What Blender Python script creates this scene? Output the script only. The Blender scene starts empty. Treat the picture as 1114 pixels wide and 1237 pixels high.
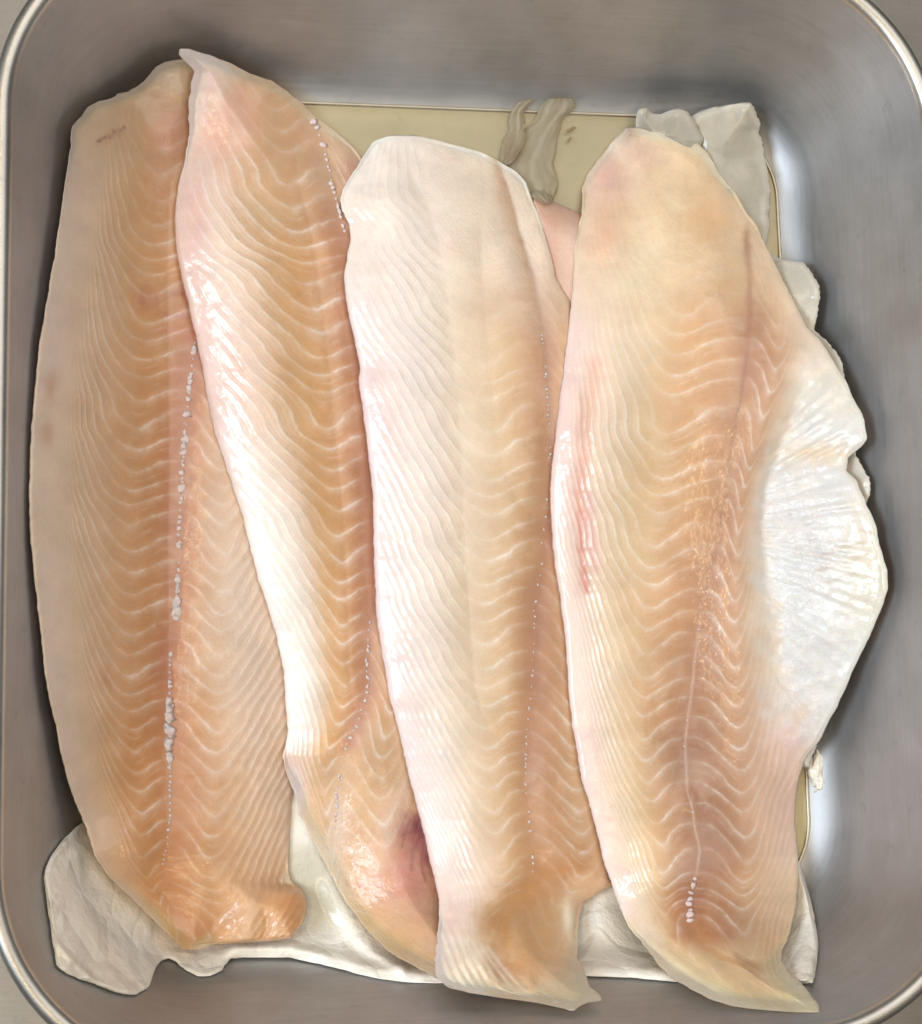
import bpy, math
import numpy as np
from mathutils import Matrix, Vector

rng = np.random.default_rng(7)
scene = bpy.context.scene
MM = 0.001

# ------------------------------------------------------------------ camera
IMG_W, IMG_H = 1114.0, 1237.0
PX = 0.3 * MM                 # one photograph pixel on the pan floor, at the picture centre
CAM_H = 0.55
NADIR = (250.0, 860.0)        # photograph pixel straight below the lens: the phone was held slightly tilted
FPX = CAM_H / PX
for _ in range(30):
    v = np.array([NADIR[0] - IMG_W / 2, -(NADIR[1] - IMG_H / 2), FPX])
    FPX = CAM_H / (FPX / np.linalg.norm(v)) / PX
dn = v / np.linalg.norm(v)    # straight down, in camera axes (right, up, forward)
ex = np.array([1.0, 0, 0]) - dn[0] * dn; ex /= np.linalg.norm(ex)
ey = np.cross(ex, -dn) * 1.0
if ey[1] < 0: ey = -ey
RW = np.array([ex, ey, -dn])  # rows: world axes in camera axes
RGT, UPV, FWD = RW[:, 0], RW[:, 1], RW[:, 2]
CAM = -FWD * FPX * PX

cam_data = bpy.data.cameras.new("camera")
cam_data.sensor_fit = 'HORIZONTAL'
cam_data.sensor_width = 36.0
cam_data.lens = FPX / IMG_W * 36.0
cam_data.clip_start = 0.01
cam_data.clip_end = 50.0
cam = bpy.data.objects.new("camera", cam_data)
scene.collection.objects.link(cam)
rot = Matrix(((RGT[0], UPV[0], -FWD[0]), (RGT[1], UPV[1], -FWD[1]), (RGT[2], UPV[2], -FWD[2])))
cam.matrix_world = Matrix.Translation(Vector(CAM)) @ rot.to_4x4()
scene.camera = cam

# ------------------------------------------------------------------ light
world = bpy.data.worlds.new("World")
scene.world = world
world.use_nodes = True
wbg = world.node_tree.nodes["Background"]
wn = world.node_tree
_tc = wn.nodes.new('ShaderNodeTexCoord'); _sx = wn.nodes.new('ShaderNodeSeparateXYZ'); _rp = wn.nodes.new('ShaderNodeValToRGB')
wn.links.new(_tc.outputs['Generated'], _sx.inputs[0]); wn.links.new(_sx.outputs['Z'], _rp.inputs[0])
_rp.color_ramp.elements[0].position = 0.0; _rp.color_ramp.elements[0].color = (0.17, 0.16, 0.145, 1)
_rp.color_ramp.elements[1].position = 0.9; _rp.color_ramp.elements[1].color = (1.0, 0.98, 0.95, 1)
wn.links.new(_rp.outputs[0], wbg.inputs[0])
wbg.inputs[1].default_value = 0.30

def area(name, loc, target, sx, sy, power, col):
    l = bpy.data.lights.new(name, 'AREA')
    l.shape = 'RECTANGLE'
    l.size, l.size_y = sx, sy
    l.energy = power
    l.color = col
    o = bpy.data.objects.new(name, l)
    scene.collection.objects.link(o)
    o.location = loc
    d = Vector(target) - Vector(loc)
    o.rotation_euler = d.to_track_quat('-Z', 'Y').to_euler()
    return o

area("window_light", (-1.12, -0.15, 1.02), (0, 0, 0), 0.62, 0.55, 17.0, (0.76, 0.88, 1.0))
area("ceiling_tube", (0.10, -0.62, 1.60), (0, 0, 0), 1.5, 0.05, 3.6, (1.0, 0.78, 0.46))
side = area("ceiling_tube_side", (-0.62, 0.10, 1.60), (0, 0, 0), 1.5, 0.05, 5.5, (1.0, 0.74, 0.40))
side.rotation_euler = (0, math.radians(-21), 0)
side.data.size, side.data.size_y = 0.05, 1.5
area("ceiling_panel", (0.25, 0.60, 1.75), (0, 0, 0), 1.7, 1.3, 11.0, (1.0, 0.97, 0.94))

vs = scene.view_settings
vs.view_transform = 'Standard'
vs.look = 'None'
vs.exposure = 0.0
vs.gamma = 1.0
scene.display_settings.display_device = 'sRGB'
scene.render.engine = 'CYCLES'
scene.cycles.use_denoising = True
scene.cycles.max_bounces = 10
scene.cycles.transparent_max_bounces = 12
scene.cycles.sample_clamp_indirect = 6.0

# ------------------------------------------------------------------ helpers
def unproject(x, y, z):
    """Photograph pixel + real height above the pan floor -> world point."""
    x = np.asarray(x, float); y = np.asarray(y, float)
    z = np.broadcast_to(np.asarray(z, float), x.shape)
    dx = (x - IMG_W / 2); dy = -(y - IMG_H / 2)
    d = FWD[None] * FPX + dx.reshape(-1, 1) * RGT[None] + dy.reshape(-1, 1) * UPV[None]
    t = (z.reshape(-1) - CAM[2]) / d[:, 2]
    return (CAM[None] + d * t[:, None]).reshape(x.shape + (3,))

def lin(c):
    c = np.asarray(c, float) / 255.0
    return np.where(c <= 0.04045, c / 12.92, ((c + 0.055) / 1.055) ** 2.4)

def sstep(a, b, x):
    t = np.clip((x - a) / (b - a), 0, 1)
    return t * t * (3 - 2 * t)

_tab = rng.random((256, 256))
def noise2(x, y, scale, seed=0):
    """smooth value noise in -1..1; scale = feature size in the units of x, y"""
    x = np.asarray(x, float) / scale + seed * 17.31
    y = np.asarray(y, float) / scale + seed * 9.77
    xi = np.floor(x).astype(int); yi = np.floor(y).astype(int)
    fx = x - xi; fy = y - yi
    fx = fx * fx * (3 - 2 * fx); fy = fy * fy * (3 - 2 * fy)
    g = lambda a, b: _tab[a & 255, b & 255]
    v = (g(xi, yi) * (1 - fx) * (1 - fy) + g(xi + 1, yi) * fx * (1 - fy)
         + g(xi, yi + 1) * (1 - fx) * fy + g(xi + 1, yi + 1) * fx * fy)
    return v * 2 - 1

def fbm(x, y, scale, seed=0, n=3):
    s = 0; a = 1.0; tot = 0
    for k in range(n):
        s = s + a * noise2(x, y, scale / 2 ** k, seed + k); tot += a; a *= 0.5
    return s / tot

def smooth_interp(x, xp, fp, win):
    """piecewise-linear interpolation, softened over +-win"""
    x = np.asarray(x, float)
    o = 0
    for k, w in ((-1, 1), (-0.5, 2), (0, 2), (0.5, 2), (1, 1)):
        o = o + w * np.interp(x + k * win, xp, fp)
    return o / 8.0

def seg_dist(x, y, pts, closed=False):
    pts = np.asarray(pts, float)
    P = pts if not closed else np.vstack([pts, pts[:1]])
    best = np.full(np.shape(x), 1e9)
    for a, b in zip(P[:-1], P[1:]):
        ab = b - a; L = (ab ** 2).sum()
        if L < 1e-9: continue
        t = np.clip(((x - a[0]) * ab[0] + (y - a[1]) * ab[1]) / L, 0, 1)
        best = np.minimum(best, np.hypot(x - a[0] - t * ab[0], y - a[1] - t * ab[1]))
    return best

def link(o, parent=None):
    scene.collection.objects.link(o)
    if parent is not None:
        o.parent = parent
    return o

def thing(name, label, cat, loc, group=None):
    o = bpy.data.objects.new(name, None)
    o.empty_display_size = 0.02
    o.location = loc
    o["label"] = label; o["category"] = cat
    if group: o["group"] = group
    link(o)
    return o

def mesh_obj(name, verts, faces, mat, parent=None, attrs=None, smooth=True):
    me = bpy.data.meshes.new(name)
    verts = np.asarray(verts, float)
    off = np.array(parent.location) if parent is not None else np.zeros(3)
    if isinstance(faces, np.ndarray):
        nv, nf, k = len(verts), len(faces), faces.shape[1]
        me.vertices.add(nv); me.loops.add(nf * k); me.polygons.add(nf)
        me.vertices.foreach_set("co", (verts - off).astype(np.float32).ravel())
        me.loops.foreach_set("vertex_index", faces.astype(np.int32).ravel())
        me.polygons.foreach_set("loop_start", np.arange(0, nf * k, k, dtype=np.int32))
        me.update(calc_edges=True)
        me.validate()
    else:
        me.from_pydata((verts - off).tolist(), [], faces)
    if smooth:
        me.polygons.foreach_set("use_smooth", np.ones(len(me.polygons), dtype=bool))
    if attrs:
        for nm, val in attrs.items():
            val = np.asarray(val, np.float32)
            if val.ndim == 2:
                at = me.attributes.new(nm, 'FLOAT_COLOR', 'POINT')
                c = np.ones((len(verts), 4), np.float32); c[:, :3] = val
                at.data.foreach_set("color", c.ravel())
            else:
                at = me.attributes.new(nm, 'FLOAT', 'POINT')
                at.data.foreach_set("value", val)
    me.materials.append(mat)
    o = bpy.data.objects.new(name, me)
    return link(o, parent)

# ------------------------------------------------------------------ node helper
class NT:
    def __init__(self, name):
        self.m = bpy.data.materials.new(name); self.m.use_nodes = True
        self.t = self.m.node_tree; self.n = self.t.nodes
        self.bsdf = self.n["Principled BSDF"]; self.out = self.n["Material Output"]
    def node(self, typ, ins=None, **props):
        nd = self.n.new(typ)
        for k, v in props.items(): setattr(nd, k, v)
        for k, v in (ins or {}).items(): self.put(nd.inputs[k], v)
        return nd
    def put(self, sock, v):
        if isinstance(v, bpy.types.NodeSocket): self.t.links.new(v, sock)
        else: sock.default_value = v
    def set(self, **kw):
        for k, v in kw.items(): self.put(self.bsdf.inputs[k.replace('_', ' ')], v)
    def attr(self, name, out='Fac'):
        nd = self.node('ShaderNodeAttribute', attribute_name=name); return nd.outputs[out]
    def math(self, op, a, b=None, c=None, clamp=False):
        nd = self.node('ShaderNodeMath', operation=op, use_clamp=clamp)
        self.put(nd.inputs[0], a)
        if b is not None: self.put(nd.inputs[1], b)
        if c is not None: self.put(nd.inputs[2], c)
        return nd.outputs[0]
    def ramp(self, fac, stops, interp='LINEAR'):
        nd = self.node('ShaderNodeValToRGB', {0: fac})
        cr = nd.color_ramp; cr.interpolation = interp
        while len(cr.elements) < len(stops): cr.elements.new(0.5)
        for e, (p, c) in zip(cr.elements, stops):
            e.position = p
            e.color = (c, c, c, 1) if isinstance(c, (int, float)) else (*c, 1)
        return nd.outputs[0]
    def noise(self, scale, detail=3, rough=0.55, vec=None, dist=0.0):
        nd = self.node('ShaderNodeTexNoise', {'Scale': scale, 'Detail': detail, 'Roughness': rough, 'Distortion': dist})
        if vec is None:
            vec = self.node('ShaderNodeTexCoord').outputs['Object']
        self.put(nd.inputs['Vector'], vec)
        return nd.outputs['Fac']
    def mix(self, fac, a, b, blend='MIX'):
        nd = self.node('ShaderNodeMix', data_type='RGBA', blend_type=blend)
        self.put(nd.inputs[0], fac); self.put(nd.inputs[6], a); self.put(nd.inputs[7], b)
        return nd.outputs[2]
    def bump(self, h, strength, dist, normal=None):
        nd = self.node('ShaderNodeBump', {'Strength': strength, 'Distance': dist, 'Height': h})
        if normal is not None: self.put(nd.inputs['Normal'], normal)
        return nd.outputs[0]

# ------------------------------------------------------------------ materials
def flesh_material(name):
    t = NT(name)
    col = t.attr('col', 'Color'); ph = t.attr('phase'); amp = t.attr('lines')
    ridge = t.attr('ridge'); crk = t.attr('crinkle')
    n1 = t.noise(190, 3)
    phn = t.math('ADD', ph, t.math('MULTIPLY', t.math('SUBTRACT', n1, 0.5), 0.26))
    fr = t.math('FRACT', phn)
    line = t.ramp(fr, [(0.0, 1.0), (0.05, 0.85), (0.13, 0.42), (0.38, 0.12), (0.74, 0.02), (0.92, 0.18), (0.97, 0.80), (1.0, 1.0)])
    # broken up along its length
    brk = t.ramp(t.noise(260, 2), [(0.30, 0.30), (0.62, 1.0)])
    brk = t.math('MULTIPLY', brk, t.ramp(t.noise(70, 2), [(0.30, 0.35), (0.65, 1.0)]))
    lf = t.math('MULTIPLY', t.math('MULTIPLY', line, amp), t.math('MULTIPLY', brk, 1.15), clamp=True)
    fr2 = t.math('FRACT', t.math('ADD', t.math('MULTIPLY', phn, 2.0), 0.12))
    l2 = t.ramp(fr2, [(0.0, 1.0), (0.12, 0.5), (0.4, 0.0), (0.75, 0.0), (0.92, 0.4), (1.0, 1.0)])
    l2 = t.math('MULTIPLY', t.math('MULTIPLY', l2, amp), t.ramp(t.noise(110, 2), [(0.42, 0.0), (0.68, 0.42)]))
    lf = t.math('MAXIMUM', lf, l2)
    # band between two septa is a little redder away from the line
    band = t.ramp(fr, [(0.0, 0.0), (0.35, 1.0), (0.7, 0.75), (1.0, 0.0)])
    deep = t.mix(1.0, col, (0.92, 0.81, 0.69, 1), 'MULTIPLY')
    bandf = t.math('MULTIPLY', t.math('MULTIPLY', band, t.math('MINIMUM', amp, 0.8)), 0.55, clamp=True)
    c1 = t.mix(bandf, col, deep)
    pale = t.mix(0.55, col, (0.92, 0.87, 0.82, 1))
    c2 = t.mix(lf, c1, pale)
    # mottling and fine fibre grain
    mot = t.ramp(t.noise(75, 4, 0.6), [(0.3, 0.90), (0.7, 1.05)])
    c3 = t.mix(1.0, c2, mot, 'MULTIPLY')
    gr = t.ramp(t.noise(1500, 2, 0.6), [(0.3, 0.955), (0.7, 1.03)])
    c4 = t.mix(1.0, c3, gr, 'MULTIPLY')
    # relief
    rp = t.ramp(fr, [(0.0, 1.0), (0.22, 0.55), (0.5, 0.08), (0.74, 0.30), (0.90, 0.80), (1.0, 1.0)], 'EASE')
    h = t.math('MULTIPLY', t.math('MULTIPLY', rp, ridge), t.math('MULTIPLY_ADD', brk, 0.5, 0.5))
    h = t.math('ADD', h, t.math('MULTIPLY', t.noise(300, 2), 0.30))
    h = t.math('ADD', h, t.math('MULTIPLY', t.math('MULTIPLY', t.noise(620, 3, 0.6, dist=0.8), crk), 2.0))
    nrm = t.bump(h, 0.75, 0.00021)
    cn = t.bump(t.noise(260, 2, 0.5), 0.45, 0.0007, nrm)
    t.set(Base_Color=c4, Normal=nrm, Coat_Normal=cn)
    t.set(Roughness=0.42, IOR=1.38, Subsurface_Weight=0.45, Subsurface_Radius=(1.0, 0.55, 0.32),
          Subsurface_Scale=0.0022, Coat_Weight=1.0, Coat_Roughness=0.12, Coat_IOR=1.4)
    return t.m

def steel_material(name, base, r0, r1, streak=(1, 1, 1), relief=0.10):
    t = NT(name)
    tc = t.node('ShaderNodeTexCoord').outputs['Object']
    mp = t.node('ShaderNodeMapping', {'Vector': tc, 'Scale': streak}).outputs[0]
    big = t.noise(26, 5, 0.6, tc)
    fine = t.noise(900, 3, 0.6, mp)
    spots = t.noise(150, 3, 0.7, tc)
    c = t.mix(t.ramp(big, [(0.35, 0.0), (0.7, 1.0)]), (*[b * 0.78 for b in base], 1), (*base, 1))
    c = t.mix(1.0, c, t.ramp(fine, [(0.25, 0.91), (0.75, 1.03)]), 'MULTIPLY')
    c = t.mix(1.0, c, t.ramp(spots, [(0.27, 0.90), (0.40, 1.0)]), 'MULTIPLY')
    r = t.math('ADD', r0, t.math('MULTIPLY', big, r1 - r0))
    r = t.math('ADD', r, t.math('MULTIPLY', fine, 0.08))
    nb = t.bump(fine, relief, 0.0004)
    t.set(Base_Color=c, Metallic=1.0, Roughness=r, Normal=nb)
    return t.m

M_FLESH = flesh_material("fish_flesh")
M_STEEL = steel_material("brushed_steel", (0.57, 0.575, 0.585), 0.44, 0.62, (0.05, 0.05, 1.0))
M_COUNTER = steel_material("counter_steel", (0.36, 0.335, 0.30), 0.42, 0.55, (0.08, 1, 1))

M_BRIGHT = steel_material("polished_steel", (0.62, 0.59, 0.54), 0.28, 0.40, relief=0.0)

M_GLINT_BEAD = steel_material("glint_bead_steel", (0.62, 0.57, 0.46), 0.34, 0.46, relief=0.0)  # warm steel for the added bead ring that makes the highlight line

def membrane_material():
    t = NT("wet_membrane")
    c = t.attr('col', 'Color')
    st = t.ramp(t.math('FRACT', t.attr('phase')), [(0.0, 1.12), (0.3, 1.0), (0.6, 0.90), (1.0, 1.12)])
    c = t.mix(1.0, c, st, 'MULTIPLY')
    h = t.math('ADD', t.noise(300, 3), t.math('MULTIPLY', st, 1.2))
    t.set(Base_Color=c, Roughness=0.38, IOR=1.37, Coat_Weight=0.3, Coat_Roughness=0.1,
          Subsurface_Weight=0.4, Subsurface_Radius=(1, .8, .6), Subsurface_Scale=0.003,
          Normal=t.bump(h, 0.6, 0.0004))
    tr = t.node('ShaderNodeBsdfTransparent', {0: (0.92, 0.88, 0.78, 1)})
    mx = t.node('ShaderNodeMixShader', {0: 0.40})
    t.put(mx.inputs[1], tr.outputs[0]); t.put(mx.inputs[2], t.bsdf.outputs[0])
    t.put(t.out.inputs['Surface'], mx.outputs[0])
    return t.m
M_MEMBRANE = membrane_material()

def paper_material():
    t = NT("wet_paper")
    n = t.noise(60, 4, 0.6)
    c = t.mix(t.ramp(n, [(0.3, 0.0), (0.7, 1.0)]), (*lin((240, 233, 218)), 1), (*lin((250, 247, 240)), 1))
    wet = t.attr('wet')
    c = t.mix(t.math('MULTIPLY', wet, 0.85), c, (*lin((198, 194, 174)), 1))
    v = t.node('ShaderNodeTexVoronoi', {'Scale': 55.0}, feature='DISTANCE_TO_EDGE')
    t.put(v.inputs['Vector'], t.node('ShaderNodeTexCoord').outputs['Object'])
    crease = t.ramp(v.outputs['Distance'], [(0.0, 0.0), (0.25, 1.0)])
    h = t.math('ADD', t.math('MULTIPLY', crease, 0.9), t.noise(200, 4, 0.65))
    t.set(Base_Color=c, Roughness=0.40, Coat_Weight=0.6, Coat_Roughness=0.12, IOR=1.4,
          Normal=t.bump(h, 0.7, 0.0012))
    return t.m
M_PAPER = paper_material()

def bone_material():
    t = NT("pin_bone_tissue")
    n = t.noise(900, 2)
    c = t.mix(n, (*lin((204, 178, 176)), 1), (*lin((234, 218, 216)), 1))
    t.set(Base_Color=c, Roughness=0.35, Subsurface_Weight=0.4, Subsurface_Scale=0.0008,
          Coat_Weight=0.5, Coat_Roughness=0.12)
    return t.m
M_BONE = bone_material()

def liquid_material():
    t = NT("fish_liquid")
    fres = t.node('ShaderNodeFresnel', {'IOR': 1.33})
    nb = t.bump(t.noise(14, 2), 0.25, 0.002)
    t.put(fres.inputs['Normal'], nb)
    tr = t.node('ShaderNodeBsdfTransparent', {0: (0.965, 0.90, 0.71, 1)})
    gl = t.node('ShaderNodeBsdfGlossy', {'Roughness': 0.04})
    t.put(gl.inputs['Normal'], nb)
    mx = t.node('ShaderNodeMixShader', {0: fres.outputs[0]})
    t.put(mx.inputs[1], tr.outputs[0]); t.put(mx.inputs[2], gl.outputs[0])
    t.put(t.out.inputs['Surface'], mx.outputs[0])
    return t.m
M_LIQUID = liquid_material()

# ------------------------------------------------------------------ setting: counter
s = 0.9
cnt = mesh_obj("counter", [(-s, -s, -0.0035), (s, -s, -0.0035), (s, s, -0.0035), (-s, s, -0.0035)],
               [(0, 1, 2, 3)], M_COUNTER, smooth=False)
cnt["kind"] = "structure"

# ------------------------------------------------------------------ the pan
RIM_Z = 66 * MM
PROT = math.radians(1.4)                        # the pan stands a little askew
PC_, PS_ = math.cos(PROT), math.sin(PROT)
def to_pan(x, y): return x * PC_ + y * PS_, -x * PS_ + y * PC_
def from_pan(x, y): return x * PC_ - y * PS_, x * PS_ + y * PC_
def pan_at(px, py, z):
    w = unproject(np.array([float(px)]), np.array([float(py)]), z)[0]
    return to_pan(w[0], w[1])
_l = 0.5 * (pan_at(14, 400, RIM_Z)[0] + pan_at(6, 850, RIM_Z)[0])
_r = pan_at(1113, 160, RIM_Z)[0] + 0.5 * MM
_t = pan_at(560, -58, RIM_Z)[1]
_b = pan_at(560, 1264, RIM_Z)[1]
_ft = pan_at(560, 112, 0)[1]
_fr = pan_at(930, 400, 0)[0]
PCX, PCY = (_l + _r) / 2, (_t + _b) / 2
PHX, PHY = (_r - _l) / 2, (_t - _b) / 2          # half size at the inner rim
LZ = 1.6 * MM                                    # depth of the liquid
loff = math.sqrt((18 * MM) ** 2 - (18 * MM - LZ) ** 2)
RUN = 0.3 * (_t - _ft) + 0.7 * (_r - _fr) + 0.8 * loff
RC = 60 * MM                                     # corner radius at the rim
FR = 18 * MM                                     # floor-to-wall radius
_best = None
for deg in np.linspace(45, 89, 441):             # wall angle that ends at the rim
    a = math.radians(deg)
    d1, z1 = FR * math.sin(a), FR * (1 - math.cos(a))
    run = d1 + (RIM_Z - z1) / math.tan(a)
    if _best is None or abs(run - RUN) < _best[0]: _best = (abs(run - RUN), a)
WA = _best[1]
WD1, WZ1 = FR * math.sin(WA), FR * (1 - math.cos(WA))
RUN = WD1 + (RIM_Z - WZ1) / math.tan(WA)

def rr_sdf(x, y, off):
    """signed distance (outward +) to the pan outline whose rim lies at 'off' = RUN"""
    x, y = to_pan(x, y)
    r = RC - RUN + off if RC - RUN + off > 8 * MM else 8 * MM
    hx, hy = PHX - RUN + off - r, PHY - RUN + off - r
    qx, qy = np.abs(x - PCX) - hx, np.abs(y - PCY) - hy
    return np.hypot(np.maximum(qx, 0), np.maximum(qy, 0)) + np.minimum(np.maximum(qx, qy), 0) - r

def pan_z(x, y):
    d = rr_sdf(x, y, 0.0)
    z = np.where(d <= 0, 0, np.where(d < WD1, FR - np.sqrt(np.maximum(FR ** 2 - np.clip(d, 0, FR) ** 2, 0)),
                                     WZ1 + (d - WD1) * math.tan(WA)))
    return np.minimum(z, RIM_Z)

def ring(off, z, n_arc=24, n_str=10):
    r = max(RC - RUN + off, 8 * MM)
    hx, hy = PHX - RUN + off - r, PHY - RUN + off - r
    pts = []
    for k, (sx, sy) in enumerate(((1, 1), (-1, 1), (-1, -1), (1, -1))):
        for i in range(n_arc + 1):
            a = math.pi / 2 * (k + i / n_arc)
            pts.append((PCX + sx * hx + r * math.cos(a), PCY + sy * hy + r * math.sin(a), z))
        sx2, sy2 = ((-1, 1), (-1, -1), (1, -1), (1, 1))[k]
        ax, ay = PCX + sx * hx + r * math.cos(math.pi / 2 * (k + 1)), PCY + sy * hy + r * math.sin(math.pi / 2 * (k + 1))
        bx, by = PCX + sx2 * hx + r * math.cos(math.pi / 2 * (k + 1)), PCY + sy2 * hy + r * math.sin(math.pi / 2 * (k + 1))
        for i in range(1, n_str):
            f = i / n_str
            pts.append((ax + (bx - ax) * f, ay + (by - ay) * f, z))
    pts = np.array(pts)
    pts[:, 0], pts[:, 1] = from_pan(pts[:, 0].copy(), pts[:, 1].copy())
    return pts
WCX, WCY = from_pan(PCX, PCY)

pan = thing("steel_pan", "deep brushed stainless steel pan with rounded corners holding the fish fillets", "pan",
            (WCX, WCY, 0))
prof = [(-20 * MM, 0.0), (-6 * MM, 0.0)]
for i in range(11):
    a = WA * i / 10
    prof.append((FR * math.sin(a), FR * (1 - math.cos(a))))
for i in range(1, 9):
    f = i / 8
    prof.append((WD1 + (RUN - WD1) * f, WZ1 + (RIM_Z - WZ1) * f))
rings = [ring(o, z) for o, z in prof]
nr = len(rings[0])
V = np.vstack(rings + [np.array([[WCX, WCY, 0.0]])])
F = []
for j in range(len(rings) - 1):
    for i in range(nr):
        i2 = (i + 1) % nr
        F.append((j * nr + i, j * nr + i2, (j + 1) * nr + i2, (j + 1) * nr + i))
c0 = len(V) - 1
for i in range(nr):
    F.append((c0, (i + 1) % nr, i)) 
mesh_obj("pan_body", V, [f for f in F], M_STEEL, pan)
# rolled rim
RB = 3.1 * MM
rr = []
for i in range(15):
    a = math.radians(180 - 300 * i / 14)
    rr.append(ring(RUN + RB + RB * math.cos(a), RIM_Z + RB * math.sin(a)))
V = np.vstack(rr); F = []
for j in range(len(rr) - 1):
    for i in range(nr):
        i2 = (i + 1) % nr
        F.append((j * nr + i, j * nr + i2, (j + 1) * nr + i2, (j + 1) * nr + i))
mesh_obj("rolled_rim", V, F, M_BRIGHT, pan)
# outer skin, 1.2 mm outside the inner one
orings = [ring(o + 1.2 * MM * (0.2 + min(1, max(0, o) / RUN)), max(z - 1.4 * MM, -2.5 * MM)) for o, z in prof]
V = np.vstack(orings + [np.array([[WCX, WCY, -2.5 * MM]])]); F = []
for j in range(len(orings) - 1):
    for i in range(nr):
        i2 = (i + 1) % nr
        F.append((j * nr + i, (j + 1) * nr + i, (j + 1) * nr + i2, j * nr + i2))
c0 = len(V) - 1
for i in range(nr): F.append((c0, i, (i + 1) % nr))
mesh_obj("outer_shell", V, F, M_STEEL, pan)

# thin bead ring added where the floor turns up, to catch a gold highlight
BR = 0.8 * MM; cr = []
for i in range(9):
    a = math.radians(20 + 140 * i / 8)
    cr.append(ring(loff + BR * math.cos(a), LZ - 0.25 * MM + BR * math.sin(a)))
V = np.vstack(cr); F = []
for j in range(8):
    for i in range(nr):
        i2 = (i + 1) % nr
        F.append((j * nr + i, j * nr + i2, (j + 1) * nr + i2, (j + 1) * nr + i))
mesh_obj("floor_glint_bead", V, [f[::-1] for f in F], M_GLINT_BEAD, pan)

# liquid standing in the pan
P = ring(loff - 0.2 * MM, LZ)
V = np.vstack([P, [[WCX, WCY, LZ]]]); F = [(i, nr, (i + 1) % nr) for i in range(nr)]
liq = mesh_obj("fish_liquid", V, F, M_LIQUID)
liq["kind"] = "stuff"; liq["label"] = "thin pale yellow fish liquid pooled on the pan floor"; liq["category"] = "liquid"

# ------------------------------------------------------------------ height field used to lay one thing on the next
GX = np.arange(-210, 211) * MM; GY = np.arange(-240, 241) * MM
XX, YY = np.meshgrid(GX, GY, indexing='ij')
PANZ = pan_z(XX, YY)
STACK = PANZ.copy()

def dilate(H, r):
    o = H.copy()
    for i in range(-r, r + 1):
        for j in range(-r, r + 1):
            if i * i + j * j <= r * r + 0.5:
                o = np.maximum(o, np.roll(np.roll(H, i, 0), j, 1))
    return o

def blur(H, sg):
    k = np.exp(-0.5 * (np.arange(-int(3 * sg), int(3 * sg) + 1) / sg) ** 2); k /= k.sum(); m = len(k) // 2
    for ax in (0, 1):
        P = np.pad(H, [(m, m) if a == ax else (0, 0) for a in (0, 1)], mode='edge')
        o = 0
        for i, w in enumerate(k):
            o = o + w * np.take(P, np.arange(i, i + H.shape[ax]), axis=ax)
        H = o
    return H

def sample(H, x, y):
    fx = np.clip((x - GX[0]) / MM, 0, len(GX) - 1.001); fy = np.clip((y - GY[0]) / MM, 0, len(GY) - 1.001)
    i = fx.astype(int); j = fy.astype(int); a = fx - i; b = fy - j
    return (H[i, j] * (1 - a) * (1 - b) + H[i + 1, j] * a * (1 - b) + H[i, j + 1] * (1 - a) * b + H[i + 1, j + 1] * a * b)

def deposit(w):
    global STACK
    T = np.full_like(STACK, -1.0)
    i = np.clip(np.round((w[:, 0] - GX[0]) / MM).astype(int), 0, len(GX) - 1)
    j = np.clip(np.round((w[:, 1] - GY[0]) / MM).astype(int), 0, len(GY) - 1)
    np.maximum.at(T, (i, j), w[:, 2])
    STACK = np.maximum(STACK, T)

# ------------------------------------------------------------------ soft sheets: fillets, flaps, membranes, paper
def ragged(edge, amp, scale, seed, step=4):
    """resample an outline edge and roughen it"""
    e = np.asarray(edge, float)
    L = np.concatenate([[0], np.cumsum(np.hypot(*np.diff(e, axis=0).T))])
    q = np.arange(0, L[-1], step); q = np.append(q, L[-1])
    x = np.interp(q, L, e[:, 0]); y = np.interp(q, L, e[:, 1])
    fade = np.minimum(1, np.minimum(q, L[-1] - q) / 12) * (1 + 2.2 * sstep(1110, 1170, y) + 0.8 * (1 - sstep(120, 220, y)))
    x = x + amp * fade * (1.3 * fbm(q, q * 0 + seed * 3.1, scale, seed) + 0.7 * noise2(q, q * 0 + seed, 5.0, seed))
    return np.stack([x, y], 1)

def mono(e, axis):
    """sort an edge so that it is single valued along 'axis'"""
    e = np.asarray(e, float)
    return e[np.argsort(e[:, axis], kind='stable')]

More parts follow.
